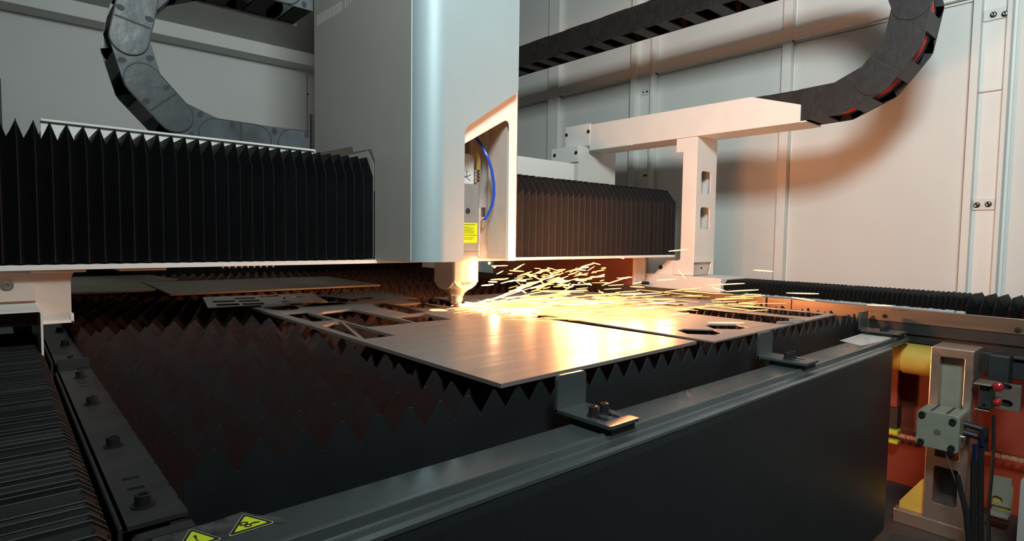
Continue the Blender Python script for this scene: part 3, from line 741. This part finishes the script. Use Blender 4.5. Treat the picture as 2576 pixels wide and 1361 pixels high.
# maker's lettering near the tip
tx = bpy.data.curves.new('lettering', 'FONT'); tx.body = 'bodor'; tx.size = .017; tx.extrude = .0002; tx.align_x = 'CENTER'
to = bpy.data.objects.new('lettering', tx); COL.objects.link(to)
tx.materials.append(M['redink'])
c = P(1174, 716, Y=hy0)
bpy.context.view_layer.update()
tm = bpy.data.meshes.new_from_object(to.evaluated_get(bpy.context.evaluated_depsgraph_get())); bpy.data.objects.remove(to)
to = bpy.data.objects.new('lettering', tm); COL.objects.link(to); to['label'] = 'thin red lettering'
to.rotation_euler = (math.pi/2, 0, 0); to.location = (c.x, hy0-.0004, c.z); setpar(to, head)
# hoses and fittings
Yh = 1.49
bh = [(1198, 348), (1213, 368), (1228, 398), (1237, 428), (1242, 460), (1243, 490), (1238, 515), (1228, 540), (1219, 553)]
TU('blue_hose', 'blue', head, [P(a, b, Y=Yh+(.05 if i == 0 else .02 if i == 1 else 0)+(0.02 if i > 6 else 0)) for i, (a, b) in enumerate(bh)], .0050, 10)
TU('ochre_hose', 'gold', head, [P(a, b, Y=1.545) for a, b in ((1197, 365), (1200, 388), (1204, 405), (1203, 428))], .0072, 10)
for k in range(4):
    q0, q1 = P(1202, 428+8*k, Y=1.545), P(1202, 434+8*k, Y=1.545)
    CY('fitting_ring', 'chrome', head, q0, q1, .0105-.0012*(k % 2), n=14)
q0, q1 = P(1217, 552, Y=Yh+.02), P(1213, 570, Y=Yh+.03)
CY('hose_fitting', 'chrome', head, q0, q1, .0065, n=12)
CY('hose_fitting', 'chrome', head, P(1217, 522, Y=1.56), P(1217, 546, Y=1.56), .009, n=14)

# ================================================================== CABLE CHAINS
def cable_chain(name, lab, f, cu, cz, R, pitch, hh, wid, uend_lo, uend_up, m, phase, cab=(), ovals=True, sub_mat='oval', ucut=99.):
    """f(u, v, t): u along the run, v up, t across.  path = lower run, half loop, upper run."""
    c = thing(name, lab, 'cable chain', f(cu, cz-R, 0))
    L1 = uend_lo-cu; LA = math.pi*R; L2 = uend_up-cu; tot = L1+LA+L2
    def pos(s):
        if s < L1: return (uend_lo-s, cz-R, math.pi)
        if s < L1+LA:
            a = (s-L1)/R; return (cu-R*math.sin(a), cz-R*math.cos(a), math.pi-a)
        return (cu+(s-L1-LA), cz+R, 0.0)
    n = int((tot-phase)/pitch); J_ = [pos(phase+k*pitch) for k in range(n+1)]
    for k in range(n):
        (ua, va, _), (ub, vb, _) = J_[k], J_[k+1]
        d = Vector((ub-ua, vb-va)); L = d.length; d.normalize(); nrm = Vector((d.y, -d.x))   # nrm: toward inside / outside
        mid = Vector(((ua+ub)/2, (va+vb)/2))
        outer = k % 2 == 0
        def T(a, b):
            q_ = Vector((ua, va))+d*a+nrm*b; return (min(q_.x, ucut), q_.y)
        def sten(r, ext=0):
            pts = []
            for i in range(13):
                an = math.pi/2+math.pi*i/12; pts.append(T(r*math.cos(an)-ext, r*math.sin(an)))
            for i in range(13):
                an = -math.pi/2+math.pi*i/12; pts.append(T(L+r*math.cos(an)+ext, r*math.sin(an)))
            return pts
        if outer:
            shape = sten(hh)
            bm = bmesh.new(); add_prism(bm, shape, f, -.003, .006); lk = obj('link', bm, m, c, bev=.0012)
            bm = bmesh.new(); add_prism(bm, [sten(hh, .0005), sten(hh*.94, 0)], f, -.0034, -.0029); obj('rim_groove', bm, sub_mat, lk)
            bm = bmesh.new()
            add_prism(bm, [T(L*.36, -hh*.9), T(L*.36+.006, -hh*.9), T(L*.36+.006, hh*.9), T(L*.36, hh*.9)], f, -.0036, -.003)
            obj('rib', bm, sub_mat, lk)
            bm = bmesh.new(); add_prism(bm, [ellipse(*T(L*.62, 0), hh*.44, hh*.44, 20), ellipse(*T(L*.62, 0), hh*.41, hh*.41, 20)], f, -.0036, -.003); obj('round_mark', bm, m, lk)
        else:
            shape = [T(-hh*.2, -hh*.99), T(L*.2, -hh), T(L*.8, -hh), T(L+hh*.2, -hh*.99), T(L+hh*.2, hh*.99), T(L*.8, hh), T(L*.2, hh), T(-hh*.2, hh*.99)]
            bm = bmesh.new(); add_prism(bm, shape, f, .001, .008); lk = obj('link', bm, m, c, bev=.0008)
        tz = -.0034 if outer else .0006
        if ovals:
            for sgn in (-1, 1):
                bm = bmesh.new(); cc = T(L*.5 if not outer else L*.60, sgn*hh*.72)
                ra = .0115; e = []
                for i in range(14):
                    an = 2*math.pi*i/14; q = d*ra*.75*math.cos(an)+nrm*ra*math.sin(an)*1.0; e.append((cc[0]+q.x, cc[1]+q.y))
                add_prism(bm, e, f, tz, tz+.002); obj('oval_mark', bm, sub_mat, lk)
        bm = bmesh.new(); add_prism(bm, shape, f, wid-.006, wid); obj('far_plate', bm, m, lk)
        for sgn in (1, -1):
            o0, o1 = (sgn*hh*.99, sgn*hh*.86)
            bm = bmesh.new(); add_prism(bm, [T(L*.26, o0), T(L*.74, o0), T(L*.74, o1), T(L*.26, o1)], f, .006, wid-.006)
            obj('crossbar', bm, 'black' if m == 'chainL' else m, lk, bev=.001)
    if cab:
        for q, cm in enumerate(cab):
            rr = R-hh*.15*(q % 2)+.0; pts = []
            for i in range(61):
                u, v, _ = pos(tot*i/60)
                dv = -hh*.5
                aa = _;                 cx_, cz_ = (cu, cz)
                if u >= cu: v2 = v-dv*(1 if v < cz else -1)*-1; u2 = u
                else:
                    dd = Vector((u-cu, v-cz)).normalized(); u2 = u+dd.x*(-dv); v2 = v+dd.y*(-dv)
                pts.append(f(min(u2, ucut), v2, wid*(.22+.18*q)))
            TU('cable', cm, c, pts, wid*.105, 8, label='red sheathed cable inside' if cm == 'red' else None)
    return c
fl_ = lambda u, v, t: (u, 2.05+t, v)
cable_chain('cable_chain', 'glossy grey cable chain looping above the white tray, left of the housing', fl_, .567, 1.777, .262, .1235, .051, .178, .905, .905, 'chainL', .0, cab=('black',)*4, ucut=P(789, 340, Y=2.05).x)
fr_ = lambda u, v, t: (2.625+t, u, v)
cable_chain('cable_chain', 'matt black cable chain with red cables looping from the white arm along the right wall', fr_, 1.0, 2.0925, .303, .150, .0675, .155, 1.42, 3.75, 'chainR', .02, cab=('black', 'red', 'red', 'black'))

# ================================================================== LIFT POST AND PARTS, BOTTOM RIGHT
pX = 2.15
pt_ = lambda x, y, X=pX: (P(x, y, X=X).y, P(x, y, X=X).z)
yn, yf = .367, .473
ztp = .883
post = thing('lift_post', 'worn aluminium lift post with a tall recess, right of the front panel', 'machine post', (pX, .42, FZ))
zbase = .335
H1 = [pt_(2365, 897), pt_(2427, 903), pt_(2412, 1150), pt_(2346, 1130)]
H1 = [(.449, .855), (.389, .857), (.389, .545), (.449, .545)]
H2 = [(.449, .515), (.389, .515), (.389, .40), (.449, .40)]
PR('post_body', 'alu', post, [[(yn, zbase-.02), (yf, zbase-.02), (yf, ztp), (yn, ztp)], rounded(H1, .003, 2), rounded(H2, .006, 3)], fYZ, pX, pX+.13, bev=.002)
B('recess_plate', 'alu_green', post, pX+.035, pX+.04, .389, .449, .545, .857)
B('recess_plate', 'black', post, pX+.10, pX+.105, .385, .453, .40, .515)
B('foot', 'alu', post, pX-.002, pX+.13, .353, .550, FZ, zbase+.01, bev=.004)
PR('gusset', 'yroller', post, [(.472, .345), (.540, .345), (.540, .365), (.482, .455), (.472, .455)], fYZ, pX+.02, pX+.03, bev=.001, label='triangular gusset tinted for the orange light on it')  # yellow material paints in the warm light falling on the gusset
bolt(post, (pX-.002, .362, .338), (-1, 0, 0), .006, .003, 'chrome')
B('side_block', 'dark_metal', post, 2.25, 2.32, .30, .35, .76, .865, bev=.003)
# clamp cylinder block
clp = thing('clamp_cylinder', 'square grey-green pneumatic cylinder block with four black bolts on the lift post', 'pneumatic cylinder', (2.10, .42, .60))
bm = bmesh.new(); add_prism(bm, rounded([(.372, .598), (.476, .598), (.476, .706), (.372, .706)], .010, 3), fYZ, 2.045, 2.148); obj('cylinder_body', bm, 'alu_green', clp, bev=.0015)
for y in (.402, .440):
    B('groove', 'black', clp, 2.052, 2.148, y, y+.006, .7035, .7066)
bm = bmesh.new(); add_cyl(bm, (2.0445, .424, .648), (2.0455, .424, .648), .009, n=18); obj('centre_dimple', bm, 'alu', clp, smooth=True)
for y, z in ((.388, .690), (.462, .694), (.388, .612), (.462, .612)):
    bolt(clp, (2.045, y, z), (-1, 0, 0), .0088, .008, washer=False)
for dz in (.655, .630):
    pf = CY('elbow_fitting', 'black', clp, (2.10, .372, dz+.02), (2.10, .325, dz+.015), .010, n=12)
    CY('elbow_fitting', 'black', clp, (2.10, .325, dz+.022), (2.10, .325, dz-.02), .010, n=12)
CY('fitting_collar', 'chrome', clp, (2.08, .372, .640), (2.08, .364, .640), .007, n=12)
rod = CY('thin_rod', 'alu', None, (2.060, .408, .597), (2.075, .377, .500), .0022, n=8); tag(rod, 'thin silver rod slanting down from the cylinder block', 'rod')
# hoses: corrugated loom and cables
def loom(name, lab, pts, r, m='black', ring=.006):
    t = TU(name, m, None, pts, r*.86, 10); tag(t, lab, 'hose', 'hoses by the lift post')
    bm = bmesh.new(); pts = [Vector(p) for p in pts]
    for a, b in zip(pts, pts[1:]):
        L = (b-a).length; k = int(L/ring)
        for i in range(k):
            q = a+(b-a)*(i/k); add_cyl(bm, q, q+(b-a).normalized()*ring*.45, r, n=10)
    e = obj('corrugation', bm, m, t, smooth=True, kind='stuff'); return t
def ln(pp, X): return [P(a, b, X=X) for a, b in pp]
loom('corrugated_hose', 'black corrugated hose slanting down in front of the lift post', ln([(2408, 1196), (2416, 1230), (2426, 1270), (2433, 1310), (2437, 1361), (2438, 1400)], 2.04), .0075)
loom('corrugated_hose', 'black corrugated hose, the vertical one nearer the lift post', ln([(2450, 1158), (2449, 1250), (2447, 1361), (2446, 1400)], 2.06), .0085)
loom('corrugated_hose', 'black corrugated hose, the vertical one farther from the lift post', ln([(2468, 1095), (2467, 1200), (2466, 1361), (2466, 1400)], 2.08), .0080)
t = TU('blue_air_tube', 'darkblue', None, ln([(2453, 1118), (2452, 1160)], 2.06), .006); tag(t, 'short dark blue air tube above the corrugated hoses', 'tube')
t = TU('blue_air_tube', 'darkblue', None, ln([(2470, 1100), (2470, 1122)], 2.07), .0045); tag(t, 'dark blue air tube stub beside the black elbow fittings', 'tube')
t = TU('sensor_cable', 'black', None, ln([(2500, 1045), (2499, 1120), (2494, 1200), (2486, 1280), (2488, 1361), (2488, 1400)], 2.17), .0045); tag(t, 'thin black cable hanging down from the red sensor', 'cable')
# sensor bracket with two red lenses
sb = thing('sensor_bracket', 'pale metal sensor bracket with two red round lenses and oval slots', 'sensor', (2.20, .30, .75))
sY = lambda x, y, X=2.20: P(x, y, X=X)
a, b = sY(2502, 960), sY(2566, 1038)
so = [ellipse(sY(2528, 972).y, sY(2528, 972).z, .016, .010, 16), ellipse(sY(2530, 1015).y, sY(2530, 1015).z, .016, .011, 16)]
PR('bracket_plate', 'alu', sb, [[(b.y, b.z), (a.y, b.z), (a.y, a.z), (b.y, a.z)]]+so, fYZ, 2.20, 2.205, bev=.001)
B('slot_backing', 'black', sb, 2.215, 2.218, b.y, a.y, b.z, a.z)
c0 = sY(2466, 950, 2.13)
B('top_flange', 'alu', sb, 2.12, 2.205, a.y-.005, a.y+.036, a.z-.002, a.z+.002, bev=.001)
B('bottom_flange', 'alu', sb, 2.14, 2.205, a.y+.0, a.y+.034, b.z-.002, b.z+.002, bev=.001)
B('sensor_body', 'dark_metal', sb, 2.14, 2.20, a.y-.004, a.y+.026, b.z+.006, a.z-.004, bev=.002)
for q in ((2509, 975), (2507, 1014)):
    c = P(*q, X=2.125); bm = bmesh.new()
    prev = None; rr = .0135 if q[1] < 1000 else .011
    add_tube(bm, [(2.14, c.y, c.z), (2.134, c.y, c.z), (2.129, c.y, c.z), (2.126, c.y, c.z), (2.1248, c.y, c.z)], [rr, rr, rr*.85, rr*.5, rr*.1], 16)
    obj('red_lens', bm, 'redlens', sb, smooth=True)
for q in ((2478, 977), (2476, 1016)):
    c = P(*q, X=2.135); CY('screw', 'chrome', sb, (2.14, c.y, c.z), (2.134, c.y, c.z), .004, n=10)
# black carriage and guide channel above the sensor
gc = B('guide_channel', 'dark_metal', None, 2.36, 2.44, -.4, P(2478, 880, X=2.36).y+.02, .78, .855, bev=.003); tag(gc, 'black guide channel under the side plate beside the lift post', 'guide rail')
B('channel_lip', 'rail', gc, 2.345, 2.36, -.4, P(2500, 880, X=2.36).y, .845, .855, bev=.002)
# yellow roller
yr0, yr1 = P(2262, 900, X=2.30).y, .47
rl = thing('yellow_roller', 'large yellow translucent roller behind the lift post', 'roller', (2.33, .55, .80))
zc_ = .803
CY('roller_tube', 'yroller', rl, (2.345, .46, zc_), (2.345, P(2268, 895, X=2.31).y, zc_), .052, n=28)
CY('roller_tube', 'gold', rl, (2.345, P(2268, 895, X=2.31).y, zc_), (2.345, 1.25, zc_+.004), .0465, n=28, label='darker inner length of the roller')
# red beam and chain
bX = 2.50
rbm = thing('red_base_beam', 'rust red painted base beam behind the lift post', 'machine base', (bX, .6, FZ))
B('beam_face', 'redbeam', rbm, bX, bX+.10, -.5, 4.0, FZ, .86, bev=.004)
B('beam_ledge', 'redbeam', rbm, bX-.06, bX, .63, 4.0, .60, .745, bev=.003)
B('ledge_recess', 'black', rbm, bX-.05, bX-.001, .63, 1.4, .52, .60)
ch = thing('roller_chain', 'roller chain running along the red base beam behind the lift post', 'roller chain', (2.46, .5, .47))
cz0 = lambda y: .490+.02*(.6-y)
for k in range(46):
    y = .74-.026*k*.85; z = P(2260, 1095, X=2.44).z+.012*(.63-y)+(.004 if k > 14 else 0); X_ = 2.44
    bm = bmesh.new(); L = .026
    pts = [(y+.008*math.cos(math.pi/2+math.pi*i/6)*-1, z+.008*math.sin(math.pi/2+math.pi*i/6)) for i in range(7)]
    cpt = rounded([(y+.009, z-.009), (y+.009, z+.009), (y, z+.005), (y-L+.004, z+.005), (y-L-.005+.002, z+.009), (y-L-.003, z-.009), (y-L+.004, z-.005), (y, z-.005)], .003, 2)
    add_prism(bm, cpt, fYZ, X_+(.0 if k % 2 else .003), X_+.003+(.0 if k % 2 else .003))
    add_cyl(bm, (X_-.001, y, z), (X_+.02, y, z), .004, n=8)
    obj('chain_link', bm, 'chainlink', ch)
gd = B('chain_guide', 'ygreen', None, 2.43, 2.47, P(2262, 1085, X=2.45).y, 1.3, P(2235, 1083, X=2.45).z-.006, P(2235, 1083, X=2.45).z+.010, bev=.002); tag(gd, 'yellow-green plastic guide bar above the roller chain', 'chain guide')
gd = B('chain_guide', 'ygreen', None, 2.43, 2.47, P(2262, 1105, X=2.45).y, 1.3, P(2235, 1104, X=2.45).z-.008, P(2235, 1104, X=2.45).z+.004, bev=.002); tag(gd, 'yellow-green plastic guide bar below the roller chain', 'chain guide')
# small bracket plate low at right and box at the edge
c = P(2520, 1245, X=2.35)
lp = PR('lower_bracket', 'alu_green', None, [[(P(2544, 1280, X=2.35).y, P(2544, 1280, X=2.35).z), (P(2495, 1268, X=2.35).y, P(2495, 1268, X=2.35).z), (P(2495, 1195, X=2.35).y, P(2495, 1195, X=2.35).z), (P(2545, 1205, X=2.35).y, P(2545, 1205, X=2.35).z)], ellipse(P(2508, 1257, X=2.35).y, P(2508, 1257, X=2.35).z, .014, .012, 14)], fYZ, 2.35, 2.355)
tag(lp, 'grey-green bracket plate with a round hole low behind the hoses', 'bracket')
B('bracket_base', 'alu_green', lp, 2.30, 2.355, P(2544, 1280, X=2.35).y, P(2495, 1268, X=2.35).y, P(2520, 1280, X=2.35).z-.012, P(2520, 1280, X=2.35).z-.006)
B('bracket_backing', 'gold', lp, 2.36, 2.365, P(2544, 1280, X=2.35).y, P(2495, 1268, X=2.35).y, .36, .44)
eb = PR('edge_box', 'side_grey', None, rounded([(.10, FZ), (P(2560, 1300, X=2.1).y, FZ), (P(2568, 1205, X=2.1).y, P(2568, 1203, X=2.1).z), (.10, P(2568, 1203, X=2.1).z)], [0, 0, .01, 0], 4), fYZ, 2.10, 2.25, bev=.002)
tag(eb, 'pale painted box cut by the lower right edge of the photo', 'machine cover')

# ================================================================== SPARKS
def streak(bm, p, d, L, r):
    d = d.normalized(); add_tube(bm, [p-d*L/2, p-d*L*.2, p+d*L*.25, p+d*L/2], [r*.6, r, r, r*.6], 5)
N0 = Vector((1.19, 1.60, .963))
def on_plane(x, y, az):     # a point of the spray, on the vertical sheet of sparks leaving the nozzle at azimuth az
    n_ = Vector((-math.sin(az), math.cos(az), 0)); d = r_*((x-1288)/F)+u_*((680.5-y)/F)+w_
    t = (N0-CAM).dot(n_)/d.dot(n_); q = CAM+d*t
    if q.x > 2.30 or t < 0: q = CAM+d*(2.30-CAM.x)/d.x
    if q.z < .962: q = CAM+d*((.962-CAM.z)/d.z)
    return q
spk = bmesh.new(); hot = bmesh.new()
rnd = random.Random(3)
def seg(bm, x, y, ang, lpx, rpx, az):
    a = on_plane(x-math.cos(ang)*lpx/2, y+math.sin(ang)*lpx/2, az); b = on_plane(x+math.cos(ang)*lpx/2, y-math.sin(ang)*lpx/2, az)
    dep = (a-CAM).dot(w_); streak(bm, (a+b)/2, b-a, (b-a).length, rpx*dep/F)
# dense low fan skimming the sheets
for k in range(230):
    t = rnd.random()**.9; x = 1190+t*rnd.uniform(150, 560); y = 772-t*rnd.uniform(-20, 46)+rnd.uniform(-4, 8)
    seg(hot if rnd.random() < .22 else spk, x, y, rnd.uniform(-.04, .12), rnd.uniform(40, 150), rnd.uniform(.6, 1.5), rnd.uniform(-.95, -.45))
# white core right of the nozzle
for k in range(60):
    x = rnd.uniform(1180, 1330); y = 767+(x-1180)*.13+rnd.uniform(-8, 6)
    seg(hot, x, y, rnd.uniform(-.2, .25), rnd.uniform(25, 75), rnd.uniform(1.6, 3.2), rnd.uniform(-.8, -.5))
# fan rising from the core
for k in range(34):
    a = rnd.choice((rnd.uniform(.30, .42), rnd.uniform(.12, .45))); rr = rnd.uniform(20, 240); x = 1178+rr*math.cos(a); y = 770-rr*math.sin(a)*.8
    seg(spk if rnd.random() < .5 else hot, x, y, a*.85+rnd.uniform(-.05, .05), rnd.uniform(25, 85), rnd.uniform(.8, 1.7), rnd.uniform(-.8, -.2))
# tumbling cloud above
for k in range(135):
    x = rnd.gauss(1395, 90); y = rnd.gauss(704, 20)
    if not (1225 < x < 1640 and 655 < y < 762): continue
    seg(spk if rnd.random() < .6 else hot, x, y, rnd.choice((rnd.uniform(-.1, .35), rnd.uniform(-.1, .35), rnd.uniform(-.8, .6))), rnd.uniform(8, 42), rnd.uniform(.9, 2.0), rnd.uniform(-.8, 0))
for k in range(44):
    x = rnd.uniform(1400, 1960); y = 745+rnd.uniform(-12, 30)+abs(x-1700)*.03
    seg(spk, x, y, rnd.uniform(-.12, .08), rnd.uniform(40, 150), rnd.uniform(.6, 1.3), rnd.uniform(-.9, -.55))
for k in range(26):
    x = rnd.uniform(1330, 1560); y = rnd.uniform(775, 808)
    seg(spk, x, y, rnd.uniform(-.08, .06), rnd.uniform(60, 160), rnd.uniform(.5, 1.1), rnd.uniform(-1.0, -.7))
so_ = obj('spark_shower', spk, 'spark', None, kind='stuff'); tag(so_, 'shower of glowing orange sparks thrown right from the nozzle', 'sparks')
sh_ = obj('white_hot_sparks', hot, 'spark_hot', None, kind='stuff'); tag(sh_, 'dense white-hot sparks in the heart of the spray beside the nozzle', 'sparks')
lone = [((1682, 632), (1731, 627), 'over the foot of the white upright'), ((1895, 679), (1945, 683), 'pale one before the right wall'), ((1978, 737), (2060, 739), 'long level one in front of the right bellows'),
        ((2181, 767), (2245, 769), 'long one above the right side plate'), ((1424, 646), (1444, 652), 'short one below the bellows, the nearer of two'), ((1551, 645), (1570, 651), 'short one below the bellows, nearer the white upright'),
        ((1780, 717), (1873, 713), 'level one crossing the corner of the white carriage box'), ((1652, 705), (1701, 702), 'level one in front of the white carriage box'), ((1706, 679), (1724, 700), 'steep one under the bolts of the foot bracket'),
        ((1790, 723), (1826, 732), 'slanting one below the corner of the carriage box'), ((1826, 733), (1908, 729), 'thin one beside the end of the carriage box'), ((1781, 811), (1872, 812), 'level one over the hexagonal holes'),
        ((1650, 809), (1698, 810), 'level one over the bright sheet, left of the hexagonal holes'), ((1676, 792), (1733, 787), 'slanting one over the bright sheet'), ((1992, 748), (2050, 757), 'one over the bars of the bright sheet'),
        ((1231, 662), (1233, 661), 'round dot under the housing, the higher of two'), ((1244, 671), (1248, 670), 'round dot under the housing, the lower of two'), ((1515, 718), (1582, 696), 'bright diagonal one left of the white carriage box')]
for (a, b, lab) in lone:
    az = -.45 if a[1] < 720 else -.7
    p0, p1 = on_plane(*a, az), on_plane(*b, az); bm = bmesh.new(); dep = (p0-CAM).dot(w_)
    if (p1-p0).length < .012:
        bmesh.ops.create_icosphere(bm, subdivisions=2, radius=4.0*dep/F, matrix=Matrix.Translation(p0))
    else: streak(bm, (p0+p1)/2, p1-p0, (p1-p0).length, 1.7*dep/F)
    o = obj('spark', bm, 'spark_pale', None); tag(o, 'single glowing spark, '+lab, 'spark', 'lone sparks')
